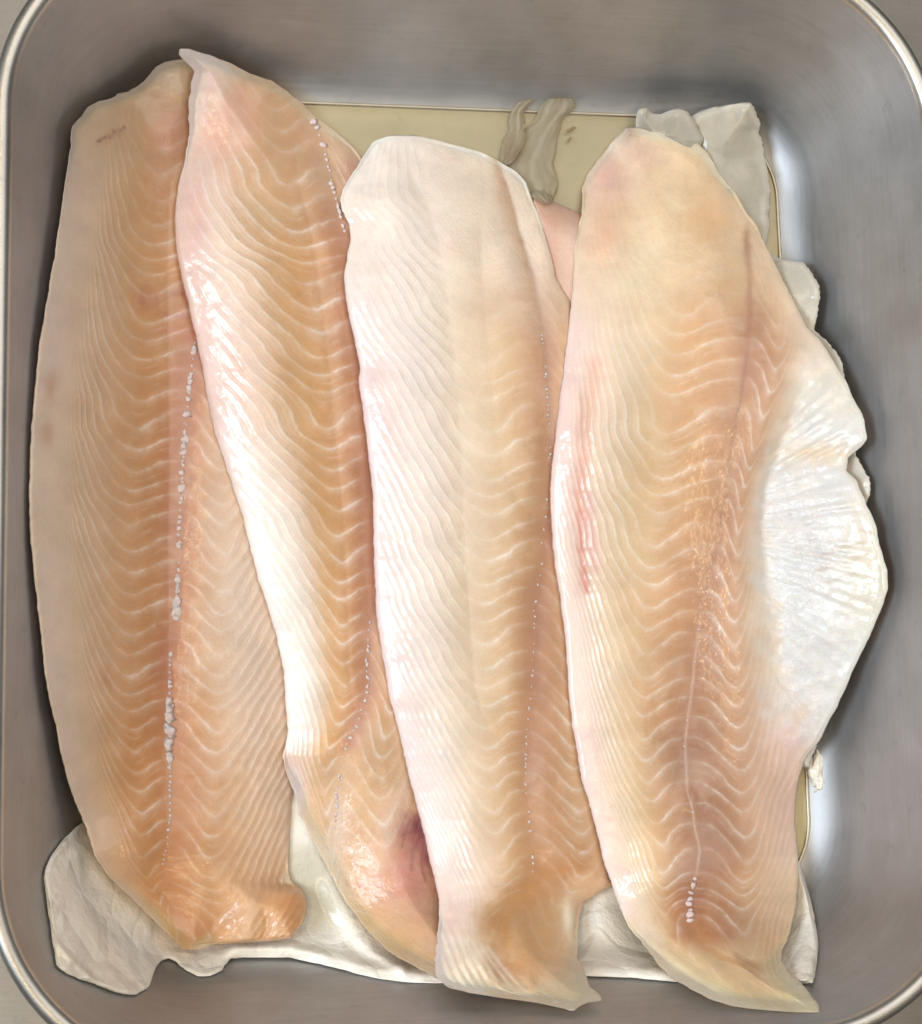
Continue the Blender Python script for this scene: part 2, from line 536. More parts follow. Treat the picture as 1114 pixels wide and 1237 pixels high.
def make_sheet(name, parent, mat, left, right, spine=None, columns=False, step=2.4, nx=130,
               edge_t=3.0, edge_r=9.0, dome_t=9.0, dome_w=85.0, groove=1.6, groove_w=16.0,
               edge_scale=None, extra=None, paint=None, gl=None, gr=None, spacing=26.0, dil=7, sig=12.0, lift=0.25,
               jitter=1.0, under=None, post=None, sn_right=None):
    ax = 0 if columns else 1
    l = mono(ragged(left, jitter, 16, 1 + hash_(name)), ax); r = mono(ragged(right, jitter, 16, 2 + hash_(name)), ax)
    a0 = max(l[0, ax], r[0, ax]); a1 = min(l[-1, ax], r[-1, ax])
    n = max(12, int((a1 - a0) / step))
    t = np.linspace(0, 1, n)
    t = 0.5 - 0.5 * np.cos(math.pi * t) if n < 60 else t
    q = a0 + (a1 - a0) * t
    o = 1 - ax
    le = np.interp(q, l[:, ax], l[:, o]); re = np.interp(q, r[:, ax], r[:, o])
    re = np.maximum(re, le + 0.5)
    u = np.linspace(0, 1, nx); u = 0.62 * u + 0.38 * (0.5 - 0.5 * np.cos(math.pi * u))
    A = le[:, None] + (re - le)[:, None] * u[None]
    B = np.repeat(q[:, None], nx, 1)
    X, Y = (B, A) if columns else (A, B)
    outline = np.vstack([np.stack([X[:, 0], Y[:, 0]], 1), np.stack([X[-1], Y[-1]], 1)[1:],
                         np.stack([X[:, -1], Y[:, -1]], 1)[::-1][1:], np.stack([X[0], Y[0]], 1)[::-1][1:-1]])
    oo = outline[::3]
    d = seg_dist(X, Y, oo, True)
    if spine is not None:
        sp = np.asarray(spine, float)
        sx = np.interp(Y, sp[:, 1], sp[:, 0])
        sx = sx + 1.2 * noise2(Y, Y * 0, 22, 5)
        S = X - sx
        LE = np.repeat(le[:, None], nx, 1); RE = np.repeat(re[:, None], nx, 1)
        wl = np.maximum(sx - LE, 25); wr = np.maximum((RE if sn_right is None else np.interp(Y, np.asarray(sn_right)[:, 1], np.asarray(sn_right)[:, 0])) - sx, 25)
        SN = np.where(S < 0, S / wl, S / wr)
    else:
        S = X * 0 + 100; SN = (A - A[:, :1]) / (A[:, -1:] - A[:, :1] + 1e-6) * 2 - 1
    e = np.minimum(d / edge_r, 1)
    te = edge_t * np.sqrt(np.maximum(1 - (1 - e) ** 2, 0))
    if edge_scale is not None: te = te * edge_scale(X, Y, SN)
    dm = dome_t * np.sin(np.minimum(d / dome_w, 1) * math.pi / 2) ** 0.95
    T = te + dm
    if spine is not None:
        gfade = np.minimum(1, d / 30)
        T = T - groove * np.exp(-(S / groove_w) ** 2) * gfade
    T = T + 0.55 * fbm(X, Y, 60, 11 + hash_(name)) * np.minimum(1, d / 25)
    if extra is not None:
        T = T + extra(X, Y, SN, d) * np.minimum(1, d / 4)
    if post is not None: T = post(T, X, Y, SN, d)
    if mat is M_FLESH:
        sm = 2.6 * np.minimum(1, d / 22)
        T = 0.5 * (T + np.sqrt(T * T + sm * sm))          # thin parts taper off softly
    T = np.maximum(T, 0.25 * np.minimum(1, d / 2)) * MM
    Ts = T.copy()
    for _ in range(40):
        P4 = np.pad(Ts, 1, mode='edge'); Ts = 0.25 * (P4[:-2, 1:-1] + P4[2:, 1:-1] + P4[1:-1, :-2] + P4[1:-1, 2:])
    kk = sstep(6, 45, d) * (1.0 if post is None else (1 - sstep(.8, 1.1, SN) * sstep(390, 460, Y) * (1 - sstep(890, 950, Y)))); T = T * (1 - kk) + Ts * kk
    HB = blur(dilate(STACK, dil), sig) if dil else STACK
    HB = np.maximum(HB, STACK)
    HS = blur(dilate(STACK, 3), 8.0) if dil else STACK
    Z = np.full(X.shape, 10 * MM)
    for it in range(5):
        W = unproject(X, Y, Z)
        hb = sample(HB, W[..., 0], W[..., 1]); st = sample(HS, W[..., 0], W[..., 1])
        base = st + (hb - st) * (0.2 + 0.8 * sstep(-10, 75, d)) + lift * MM
        base = np.maximum(base, pan_z(W[..., 0], W[..., 1]) + lift * MM)
        if mat is M_FLESH: base = np.maximum(base, LZ + 0.35 * MM)
        if under is not None: base = np.minimum(base, under * MM + 0 * base)
        Z = 0.4 * Z + 0.6 * (base + T)
    W = unproject(X, Y, base + T)
    W[..., 2] = base + T
    ny = n
    top = W.reshape(-1, 3)
    bot = top.copy(); bz = (base + 0.12 * MM).reshape(-1)
    bot[:, 2] = np.minimum(bz, top[:, 2] - 0.05 * MM)
    idx = np.arange(ny * nx).reshape(ny, nx)
    bidx = idx + ny * nx
    bd = np.zeros((ny, nx), bool); bd[0] = bd[-1] = True; bd[:, 0] = bd[:, -1] = True
    # shared border, lifted to the middle of the rounded edge
    mid = (base + 0.3 * edge_t * MM * 0.5).reshape(-1)
    top[bd.ravel(), 2] = np.maximum(mid, base.reshape(-1) + 0.1 * MM)[bd.ravel()]
    bidx = np.where(bd, idx, bidx)
    qd = lambda I: np.stack([I[:-1, :-1], I[1:, :-1], I[1:, 1:], I[:-1, 1:]], -1).reshape(-1, 4)
    ft, fb = qd(idx), qd(bidx)[:, ::-1]
    if columns: ft, fb = ft[:, ::-1], fb[:, ::-1]
    faces = np.vstack([ft, fb])
    verts = np.vstack([top, bot])
    # drop the unused border copies
    used = np.zeros(len(verts), bool); used[faces.ravel()] = True
    remap = np.cumsum(used) - 1
    faces = remap[faces]; verts = verts[used]
    # muscle-septum phase
    PH = np.zeros(X.shape)
    if gl is not None:
        g = np.where(SN < 0, smooth_interp(SN, [p[0] for p in gl][::-1], [p[1] for p in gl][::-1], 0.075),
                     smooth_interp(SN, [p[0] for p in gr], [p[1] for p in gr], 0.075))
        yy = np.arange(-900, 2400.0)
        sp_ = np.interp(yy, [0, 850, 1150], [spacing, spacing * 0.97, spacing * 0.80])
        P = np.cumsum(1 / sp_)
        PH = np.interp(Y - g + 10 * noise2(Y, Y * 0 + 2, 48, 13) + 4 * noise2(Y + 0.3 * X, X * 0.02, 31, 15) + 4 * fbm(X, Y, 70, 3) + 0.7 * noise2(X, Y, 10, 8), yy, P)
    col, lines, ridge, crk = paint(X, Y, SN, d, S)
    if mat is M_MEMBRANE: PH = 2.2 * SN + 0.7 * fbm(X, Y, 26, 19) + 0.01 * Y
    sat = 1 - col.min(-1) / col.max(-1)
    col = col * np.stack([1 + 0.0 * sat, 1 + 0.0 * sat, 1 - 0.06 * sat], -1)
    if gl is not None:
        col = toward(col, 0.30 * np.clip(fbm(X, Y, 95, 23), 0, 1) * (1 - sstep(0.3, 0.6, sat)), (236, 208, 202))
        col = toward(col, 0.35 * np.clip(fbm(X, Y, 60, 27), 0, 1) * sstep(0.25, 0.5, sat), (206, 150, 96))
        col = toward(col, 0.22 * np.clip(fbm(X, Y, 24, 29), 0, 1), (234, 216, 192))
    lum = (col @ np.array([0.3, 0.55, 0.15]))[..., None]
    col = np.clip((col * 0.97 + lum * 0.03) * 0.94 + 0.06 * lin((240, 218, 208)) * np.array([0.985, 1.0, 1.0]), 0, 0.92)
    if gl is not None:
        gy = np.gradient(PH, axis=0) / np.maximum(np.gradient(Y, axis=0), 0.2)
        gx = np.gradient(PH, axis=1) / np.maximum(np.gradient(X, axis=1), 0.05)
        per = 1 / np.maximum(np.hypot(gx, gy), 1e-3)          # real spacing in photograph pixels
        fade = sstep(3.2, 6.8, per)
        lines = lines * fade; ridge = ridge * fade
    rep = lambda a: np.concatenate([a.reshape(-1), a.reshape(-1)])[used]
    attrs = {'col': np.vstack([col.reshape(-1, 3)] * 2)[used], 'phase': rep(PH), 'lines': rep(lines + 0 * X),
             'ridge': rep(ridge + 0 * X), 'crinkle': rep(crk + 0 * X), 'wet': rep(crk + 0 * X)}
    ob = mesh_obj(name, verts, faces, mat, parent, attrs)
    deposit(W.reshape(-1, 3))
    return ob

def hash_(s):
    return sum(ord(c) * (i + 3) for i, c in enumerate(s)) % 23

def ramp_col(sn, stops):
    p = [a for a, _ in stops]; c = np.array([lin(b) for _, b in stops])
    return np.stack([smooth_interp(sn, p, c[:, k], 0.10) for k in range(3)], -1)

def blob(col, X, Y, x, y, rx, ry, rgb, s=1.0, ang=0.0, hard=2.0):
    a = math.radians(ang); dx, dy = X - x, Y - y
    p = (dx * math.cos(a) + dy * math.sin(a)) / rx; q = (-dx * math.sin(a) + dy * math.cos(a)) / ry
    rr_ = np.hypot(p, q) * (1 + 0.22 * noise2(X, Y, 14, 4) + 0.2 * noise2(X, Y, 5, 9))
    f = (s * np.exp(-rr_ ** hard))[..., None]
    return col * (1 - f) + lin(rgb) * f

def streak(col, X, Y, pts, w, rgb, s=1.0):
    dd = seg_dist(X, Y, pts) * (1 + 0.4 * noise2(X, Y, 10, 6))
    f = (s * np.exp(-(dd / w) ** 2))[..., None]
    return col * (1 - f) + lin(rgb) * f

def toward(col, f, rgb):
    f = f[..., None]
    return col * (1 - f) + lin(rgb) * f

def surf_z(px, py):
    z = np.full(np.shape(px), 0.012)
    for _ in range(6):
        w = unproject(px, py, z)
        z = sample(STACK, w[..., 0], w[..., 1])
    w = unproject(px, py, z); w[..., 2] = z
    return w

# low-poly blob used for bone beads and crumbs
def ico():
    import bmesh
    bm = bmesh.new(); bmesh.ops.create_icosphere(bm, subdivisions=2, radius=1.0)
    v = np.array([x.co[:] for x in bm.verts]); f = [[q.index for q in p.verts] for p in bm.faces]; bm.free()
    return v, f
IV, IF = ico()

def bone_row(parent, spine, y0, y1, gap, size, name="bone_row", spiky=None, skip=0.0, flat=0.22, sd=1):
    r = np.random.default_rng(sd)
    sp = np.asarray(spine, float)
    vs_, fs = [], []
    y = y0
    while y < y1:
        x = np.interp(y, sp[:, 1], sp[:, 0]) + 1.2 * float(noise2(np.array(y), np.array(0.0), 22, 5)) + r.normal(0, 0.5)
        k = size(y) * r.uniform(0.45, 1.4)
        if r.random() > skip:
            w = surf_z(np.array([x]), np.array([y]))[0]
            v = IV.copy()
            lump = 1 + 0.20 * r.standard_normal(len(v))
            v = v * lump[:, None]
            if spiky is not None and k > 4.5:
                ang = np.arctan2(v[:, 1], v[:, 0])
                v[:, :2] *= (1 + 0.22 * np.cos(5 * ang + r.random() * 6))[:, None]
            v = v * np.array([k * r.uniform(.5, 1.5), k * r.uniform(.5, 1.35), k * flat]) * PX * 0.93
            an = r.normal(0, 0.7); ca, sa = math.cos(an), math.sin(an)
            v[:, :2] = np.stack([v[:, 0] * ca - v[:, 1] * sa, v[:, 0] * sa + v[:, 1] * ca], 1)
            base = len(vs_) * len(IV)
            vs_.append(v + w - np.array([0, 0, 0.02 * MM * k]))
            fs += [[a + base for a in p] for p in IF]
        y += gap(y) * r.uniform(0.45, 1.6)
    o = mesh_obj(name, np.vstack(vs_), fs, M_BONE, parent)
    o["kind"] = "stuff"
    o["label"] = "row of small whitish pin bone ends along the middle seam"
    return o

def at(px, py, z):
    return tuple(unproject(np.array([float(px)]), np.array([float(py)]), z * MM)[0])

# ------------------------------------------------------------------ wet paper under everything
pap = thing("absorbent_paper", "crumpled wet white absorbent paper lying under the fillets on the pan floor", "paper", at(520, 1100, 0))
top_e = [(53, 1058), (56, 1045), (66, 1028), (76, 1014), (90, 1001), (104, 990), (140, 960), (220, 930), (400, 920), (600, 930), (800, 940), (930, 985),
         (950, 1010), (965, 1040), (978, 1080), (984, 1105), (989, 1140)]
bot_e = [(53, 1062), (57, 1090), (61, 1118), (63, 1135), (66, 1150), (68, 1168), (85, 1178), (115, 1190), (150, 1202), (165, 1202), (182, 1192),
         (185, 1175), (194, 1161), (204, 1158), (212, 1162), (225, 1173), (240, 1180), (255, 1179), (268, 1172), (275, 1159), (290, 1157),
         (350, 1157), (400, 1168), (450, 1181), (490, 1187), (530, 1188), (620, 1184), (700, 1179), (760, 1181), (815, 1186), (860, 1188),
         (905, 1180), (925, 1187), (945, 1189), (983, 1188), (987, 1170), (989, 1145)]
def pap_extra(X, Y, SN, d):
    z = 13 * np.exp(-(((X - 128) / 68) ** 2 + ((Y - 1085) / 80) ** 2) ** 1.4)
    z += 1.7 * fbm(X, Y, 34, 31, 4) * np.exp(-((X - 130) / 110) ** 4)
    rid = lambda x, y, sc, sd: 0.5 - np.abs(noise2(x, y, sc, sd))
    cr = 3.2 * rid(X + 0.6 * Y, Y - 0.4 * X, 52, 37) + 1.7 * rid(X - 0.5 * Y, Y + 0.7 * X, 26, 38) + 0.8 * rid(X, Y, 13, 39)
    z += cr * np.exp(-((X - 140) / 110) ** 4) + 0.35 * cr * sstep(240, 280, X)
    z += 2.0 * np.exp(-(seg_dist(X, Y, [(62, 1132), (85, 1158), (114, 1186)]) / 4) ** 2)
    z += 6.5 * np.exp(-(seg_dist(X, Y, [(399, 1066), (410, 1090), (430, 1125), (452, 1151), (485, 1168)]) / 6.5) ** 2)
    lip = sstep(255, 290, X) * (1 - sstep(900, 960, X))
    z += 4.2 * np.exp(-((d - 12) / 8.0) ** 2) * lip * (SN > 0)
    z += 8.0 * np.exp(-(((X - 722) / 26) ** 2 + ((Y - 1118) / 30) ** 2) ** 1.3)
    z += 2.2 * np.exp(-(((X - 250) / 25) ** 2 + ((Y - 1165) / 14) ** 2))
    z += 8.0 * np.exp(-((X - 972) / 26) ** 2) * sstep(1010, 1060, Y) + 1.3 * fbm(X, Y, 30, 33, 3) * sstep(900, 950, X)
    z -= 0.6 * np.exp(-(((X - 385) / 50) ** 2 + ((Y - 1080) / 50) ** 2) ** 2)
    return z
def pap_paint(X, Y, SN, d, S):
    wet = np.exp(-(((X - 380) / 55) ** 2 + ((Y - 1075) / 60) ** 2) ** 2) + 0.7 * np.exp(-(((X - 790) / 40) ** 2 + ((Y - 1110) / 60) ** 2) ** 2)
    return np.ones(X.shape + (3,)), 0.0, 0.0, np.clip(wet, 0, 1)
make_sheet("paper_sheet", pap, M_PAPER, top_e, bot_e, columns=True, nx=130, step=2.5, edge_t=0.7, edge_r=3, dome_t=0.5, dome_w=30,
           extra=pap_extra, paint=pap_paint, dil=0, lift=1.75, jitter=0.8)

# ------------------------------------------------------------------ fillet lying lowest on the right, mostly hidden
def under_paint(X, Y, SN, d, S):
    c = np.broadcast_to(lin((172, 167, 152)), X.shape + (3,)).copy()
    c = toward(c, sstep(250, 420, Y) * 0.7, (214, 212, 204))
    c = toward(c, 0.35 * (0.5 + 0.5 * fbm(X, Y, 40, 21)), (188, 176, 150))
    c = toward(c, 0.5 * np.exp(-(d / 7) ** 2), (225, 222, 210))
    return c, 0.12, 0.4, 0.25
fF = thing("fish_fillet", "pale grey fillet mostly hidden beneath the rightmost fillet, one corner showing at the top", "fish fillet",
           at(880, 500, 0), "raw fish fillets in the pan")
make_sheet("flesh", fF, M_FLESH,
           [(896, 124), (870, 128), (848, 133), (836, 139), (826, 150), (814, 200), (810, 400), (830, 600), (860, 800), (930, 915), (975, 928)],
           [(906, 123), (912, 133), (919, 148), (921, 172), (927, 200), (931, 232), (930, 262), (927, 285), (925, 302), (945, 314), (972, 316), (986, 338), (992, 352),
            (989, 372), (984, 398), (1001, 414), (1016, 436), (1021, 460), (1026, 500), (1034, 548), (1044, 570), (1053, 578), (1050, 600), (1043, 620), (1036, 700), (1010, 800), (985, 900), (977, 929)],
           edge_t=2.6, edge_r=8, dome_t=8.0, dome_w=75, paint=under_paint, jitter=2.0,
           extra=lambda X, Y, SN, d: 2.6 * fbm(X, Y, 55, 41, 4))
make_sheet("loose_flap", fF, M_FLESH,
           [(768, 146), (770, 136), (774, 131), (781, 130), (789, 136), (798, 138), (808, 134), (817, 131), (827, 133), (835, 141), (842, 152), (850, 166)],
           [(768, 152), (772, 170), (790, 190), (840, 195), (850, 170)], columns=True,
           edge_t=1.6, edge_r=7, dome_t=2.0, dome_w=30, nx=60, step=1.4, paint=lambda X, Y, SN, d, S: (under_paint(X, Y, SN, d, S)[0] * 0.8, 0.0, 0.3, 0.2))

# fillet lying lowest between the two right-hand ones
def mid_paint(X, Y, SN, d, S):
    c = np.broadcast_to(lin((214, 168, 146)), X.shape + (3,)).copy()
    c = toward(c, 0.6 * np.exp(-((X - 690) / 14) ** 2) * sstep(262, 275, Y), (226, 190, 172))
    c = blob(c, X, Y, 668, 250, 22, 12, (196, 160, 140), 0.8)
    c = blob(c, X, Y, 655, 320, 12, 60, (196, 140, 118), 0.7)
    return c, 0.15, 0.4, 0.3
fE = thing("fish_fillet", "mostly hidden pink fillet low in the gap between the two right hand fillets", "fish fillet",
           at(690, 380, 0), "raw fish fillets in the pan")
make_sheet("flesh", fE, M_FLESH,
           [(643, 234), (636, 246), (630, 262), (630, 320), (640, 420), (650, 520), (660, 600)],
           [(647, 234), (668, 243), (688, 252), (708, 262), (725, 270), (740, 350), (745, 450), (740, 600)],
           edge_t=2.6, edge_r=8, dome_t=4.5, dome_w=40, nx=90, paint=mid_paint,
           extra=lambda X, Y, SN, d: 2.0 * np.exp(-((X - 695) / 18) ** 2) * sstep(262, 280, Y) + 0.8 * fbm(X, Y, 30, 43))

# grey skin strip trailing over the pan floor
def memb_paint(X, Y, SN, d, S):
    c = np.broadcast_to(lin((196, 190, 172)), X.shape + (3,)).copy()
    c = toward(c, 0.5 * np.exp(-(d / 5) ** 2), (140, 124, 98))
    c = blob(c, X, Y, 618, 185, 14, 18, (150, 122, 98), 0.6)
    return c, 0.0, 0.0, 0.0
mb = thing("skin_strip", "greyish translucent strip of fish skin trailing over the bare pan floor", "fish skin", at(645, 180, 0))
def strip(name, L, R, nx=50, flow=None):
    o = make_sheet(name, mb, M_MEMBRANE, L, R, edge_t=0.9, edge_r=6, dome_t=0.9, dome_w=25, nx=nx, step=1.6, paint=memb_paint, dil=0, lift=1.5, jitter=1.6,
                   extra=lambda X, Y, SN, d: 0.3 * np.sin(6.28 * (1.1 * SN + 0.35 * fbm(X, Y, 26, 19) + 0.005 * Y)))
    return o
strip("strip", [(667, 117), (655, 126), (645, 140), (628, 165), (614, 190), (612, 215), (636, 235), (660, 247)],
      [(692, 118), (697, 128), (690, 136), (681, 140), (679, 152), (673, 175), (669, 195), (672, 212), (676, 222), (670, 240), (664, 247)])
strip("side_lobe", [(640, 120), (628, 122), (617, 131), (614, 145), (613, 160), (604, 185), (598, 205)],
      [(645, 120), (639, 128), (634, 142), (634, 160), (632, 178), (622, 195), (604, 205)], nx=40)
for (x, y, a, l, w_) in ((690, 156, 12, 8, 2.2), (688, 168, 5, 3.4, 2.4)):
    w = unproject(np.array([x * 1.0]), np.array([y * 1.0]), 2 * MM)[0]
    v = IV * np.array([l, w_, 1.2]) * PX
    v[:, 1] += 1.6 * PX * np.sin(v[:, 0] / (l * PX) * 2.5)
    c, s_ = math.cos(math.radians(a)), math.sin(math.radians(a))
    v = np.stack([v[:, 0] * c - v[:, 1] * s_, v[:, 0] * s_ + v[:, 1] * c, v[:, 2]], 1) + w
    o = mesh_obj("skin_scrap", v, IF, M_MEMBRANE, None,
                 {'col': np.broadcast_to(lin((150, 134, 104)), (len(v), 3)), 'phase': np.zeros(len(v))})
    o["label"] = "thin curved grey skin scrap beside the skin strip" if l > 5 else "tiny round grey skin speck below the curved scrap"
    o["category"] = "fish scrap"

# ------------------------------------------------------------------ fillet A, leftmost
A_L = [(214, 72), (200, 74), (186, 84), (173, 99), (161, 107), (152, 114), (141, 113), (134, 122), (121, 121), (107, 128), (96, 143), (88, 152),
       (84, 185), (76, 240), (66, 305), (57, 360), (48, 410), (43, 455), (38, 515), (35, 580), (36, 640), (41, 700), (48, 760), (55, 820), (61, 850),
       (68, 880), (76, 920), (85, 955), (98, 985), (104, 1002), (115, 1035), (135, 1063), (160, 1086), (180, 1106), (205, 1131), (222, 1148)]
A_R = [(233, 72), (262, 90), (290, 140), (312, 220), (330, 320), (346, 460), (358, 600), (366, 740), (366, 860), (360, 920), (354, 960), (351, 1000), (349, 1040),
       (351, 1064), (364, 1073), (372, 1088), (371, 1104), (364, 1121), (352, 1134), (318, 1138), (285, 1139), (256, 1141), (234, 1150)]
A_S = [(246, 70), (246, 250), (241, 350), (236, 405), (230, 460), (222, 530), (218, 600), (216, 660), (214, 740), (205, 800), (203, 850), (203, 900), (206, 940),
       (205, 990), (198, 1040), (199, 1070), (224, 1150)]
A_GL = [(0, 0), (-.08, 1), (-.16, 5), (-.24, 15), (-.30, 20), (-.38, 17), (-.49, -4), (-.57, -30), (-.66, -72), (-.74, -130), (-.82, -230), (-1, -480)]
A_GR = [(0, 0), (.1, 4), (.2, 20), (.33, 44), (.43, 40), (.6, 2), (.8, -60), (1, -130)]
def wob(SN, X, Y): return SN + 0.045 * fbm(X, Y, 60, 17)
def paint_A(X, Y, SN, d, S):
    SN = wob(SN, X, Y)
    c = ramp_col(SN, [(-1, (224, 208, 198)), (-.78, (220, 198, 178)), (-.6, (216, 182, 146)), (-.4, (214, 164, 112)), (-.2, (210, 154, 102)), (-.06, (198, 132, 92)),
                      (0, (184, 112, 90)), (.1, (196, 130, 98)), (.25, (214, 166, 122)), (.5, (226, 186, 148)), (1, (230, 200, 176))])
    c = toward(c, 0.55 * sstep(760, 960, Y) * np.exp(-((SN + 0.1) / 0.55) ** 2), (208, 138, 66))
    c = toward(c, 0.45 * sstep(960, 1100, Y), (216, 160, 104))
    c = toward(c, 0.7 * (1 - sstep(120, 300, Y)) , (190, 164, 136))
    c = blob(c, X, Y, 205, 165, 26, 36, (206, 148, 122), .8)
    c = blob(c, X, Y, 190, 225, 20, 30, (208, 156, 124), .6)
    c = blob(c, X, Y, 205, 95, 22, 16, (196, 178, 166), .8)
    c = blob(c, X, Y, 173, 363, 4, 6, (176, 70, 56), .8)
    c = blob(c, X, Y, 180, 362, 18, 14, (206, 136, 102), .7)
    c = blob(c, X, Y, 222, 355, 16, 4, (186, 92, 74), .9); c = blob(c, X, Y, 214, 381, 16, 4.5, (192, 104, 84), .9)
    c = blob(c, X, Y, 210, 400, 26, 6, (200, 126, 100), .6)
    c = blob(c, X, Y, 292, 740, 48, 190, (230, 210, 196), .85, -6)
    c = blob(c, X, Y, 238, 500, 9, 60, (190, 120, 96), .5)
    c = blob(c, X, Y, 62, 468, 8, 16, (202, 158, 140), .7); c = blob(c, X, Y, 58, 525, 8, 14, (202, 160, 142), .6)
    c = blob(c, X, Y, 128, 822, 8, 12, (192, 124, 78), .6)
    c = blob(c, X, Y, 330, 1104, 46, 32, (216, 160, 104), .8); c = blob(c, X, Y, 352, 1100, 20, 30, (212, 146, 80), .8); c = blob(c, X, Y, 303, 1104, 9, 30, (232, 196, 158), .6)
    for (x, y, rx, ry) in ((120, 170, 3.4, 1.5), (127, 166, 3.6, 1.6), (133, 165, 2.4, 1.6), (138, 159, 2.2, 2.2), (146, 157, 2.4, 2.0), (150, 154, 2.0, 2.2)):
        c = blob(c, X, Y, x, y, rx, ry, (78, 46, 36), .9, -30)
    c = blob(c, X, Y, 136, 164, 17, 7, (190, 146, 118), .6, -28)
    lines = (0.35 + 0.8 * np.exp(-((SN + 0.20) / 0.14) ** 2) + 0.6 * np.exp(-((SN - 0.28) / 0.12) ** 2) + 0.6 * np.exp(-((SN + .66) / .18) ** 2)) * sstep(-.96, -.80, SN)
    lines = lines * (0.25 + 0.75 * sstep(130, 330, Y)) * (1 - 0.3 * sstep(1040, 1120, Y)) * (1 - 0.8 * sstep(1062, 1085, Y) * sstep(270, 295, X)) * (0.25 + 0.75 * sstep(0.0, 0.12, np.abs(SN)))
    ridge = (0.5 + 1.5 * np.exp(-((SN + .72) / .15) ** 2) + 1.2 * sstep(.3, .7, SN)) * sstep(-.98, -.86, SN) * sstep(150, 300, Y)
    crk = 0.15 + 0.9 * np.exp(-(((X - 280) / 35) ** 2 + ((Y - 770) / 90) ** 2)) + 0.5 * np.exp(-(((X - 105) / 25) ** 2 + ((Y - 480) / 60) ** 2))
    return c, lines, ridge, crk
def extra_A(X, Y, SN, d):
    z = -3.0 * (1 - sstep(90, 320, Y))
    z += -2.6 * np.exp(-(seg_dist(X, Y, [(352, 1062), (320, 1068), (290, 1082), (268, 1106), (250, 1134)]) / 6) ** 2)
    lb = sstep(1066, 1082, Y) * sstep(262, 290, X + 0.4 * (Y - 1100))
    z += lb * (3.2 * np.exp(-((X - 348) / 20) ** 2) + 1.5 * np.exp(-((X - 302) / 9) ** 2) - 1.3 * np.exp(-((X - 319 + 4 * np.sin(Y / 9)) / 4) ** 2))
    z += 0.7 * fbm(X, Y, 18, 51) * sstep(1040, 1080, Y) - 4.0 * sstep(1000, 1120, Y) * (1 - lb)
    return z
fA = thing("fish_fillet", "leftmost orange tan fish fillet, its tail resting on the white paper", "fish fillet", at(200, 620, 0), "raw fish fillets in the pan")
make_sheet("flesh", fA, M_FLESH, A_L, A_R, A_S, gl=A_GL, gr=A_GR, paint=paint_A, dome_t=11, dome_w=125, edge_t=1.3, edge_r=6, groove=2.4, groove_w=20, spacing=25.5,
           extra=extra_A)
bone_row(fA, A_S, 408, 735, lambda y: 6.5, lambda y: 3.5 + 2.0 * float(noise2(np.array(y), np.array(1.), 40, 2)), spiky=1, skip=.12, sd=3)
bone_row(fA, A_S, 728, 748, lambda y: 8, lambda y: 8.0, spiky=1, sd=4)
bone_row(fA, A_S, 790, 922, lambda y: 7, lambda y: 2.8 + 5.8 * math.exp(-((y - 876) / 36) ** 2), spiky=1, sd=5)
bone_row(fA, A_S, 925, 1045, lambda y: 6.0, lambda y: 2.3 - 0.9 * (y - 925) / 120, sd=6)
# ------------------------------------------------------------------ fillet B, second from the left
B_L = [(217, 59), (216, 66), (222, 73), (231, 79), (235, 86), (231, 98), (229, 120), (228, 160), (222, 200), (214, 230), (211, 260), (213, 300), (216, 320),
       (225, 360), (235, 400), (243, 440), (250, 480), (258, 520), (270, 555), (282, 590), (292, 622), (302, 660), (312, 700), (325, 740), (335, 775), (342, 810),
       (345, 850), (348, 885), (344, 905), (341, 913), (345, 930), (355, 955), (363, 985), (378, 1015), (395, 1048), (415, 1085), (440, 1120), (470, 1150), (500, 1168), (530, 1184)]
B_R = [(226, 58), (236, 62), (256, 67), (280, 77), (305, 90), (330, 98), (350, 112), (366, 126), (380, 140), (396, 152), (415, 166), (430, 180), (438, 192),
       (458, 230), (474, 300), (486, 400), (496, 500), (500, 600), (506, 700), (512, 800), (522, 900), (538, 1000), (560, 1080), (575, 1140), (580, 1184)]
B_S = [(360, 60), (378, 145), (388, 165), (395, 190), (400, 220), (408, 250), (418, 285), (430, 330), (440, 400), (447, 500), (452, 600), (451, 700), (448, 750), (443, 790),
       (443, 830), (440, 850), (430, 880), (420, 900), (412, 920), (408, 950), (405, 980), (404, 1010), (420, 1100), (540, 1190)]
B_GL = [(0, -6), (-.06, -5), (-.14, 0), (-.22, 12), (-.28, 16), (-.36, 8), (-.5, -24), (-.65, -62), (-.8, -106), (-1, -175)]
B_GR = [(0, -6), (.1, 0), (.25, 22), (.4, 52), (.5, 48), (.7, 0), (1, -90)]
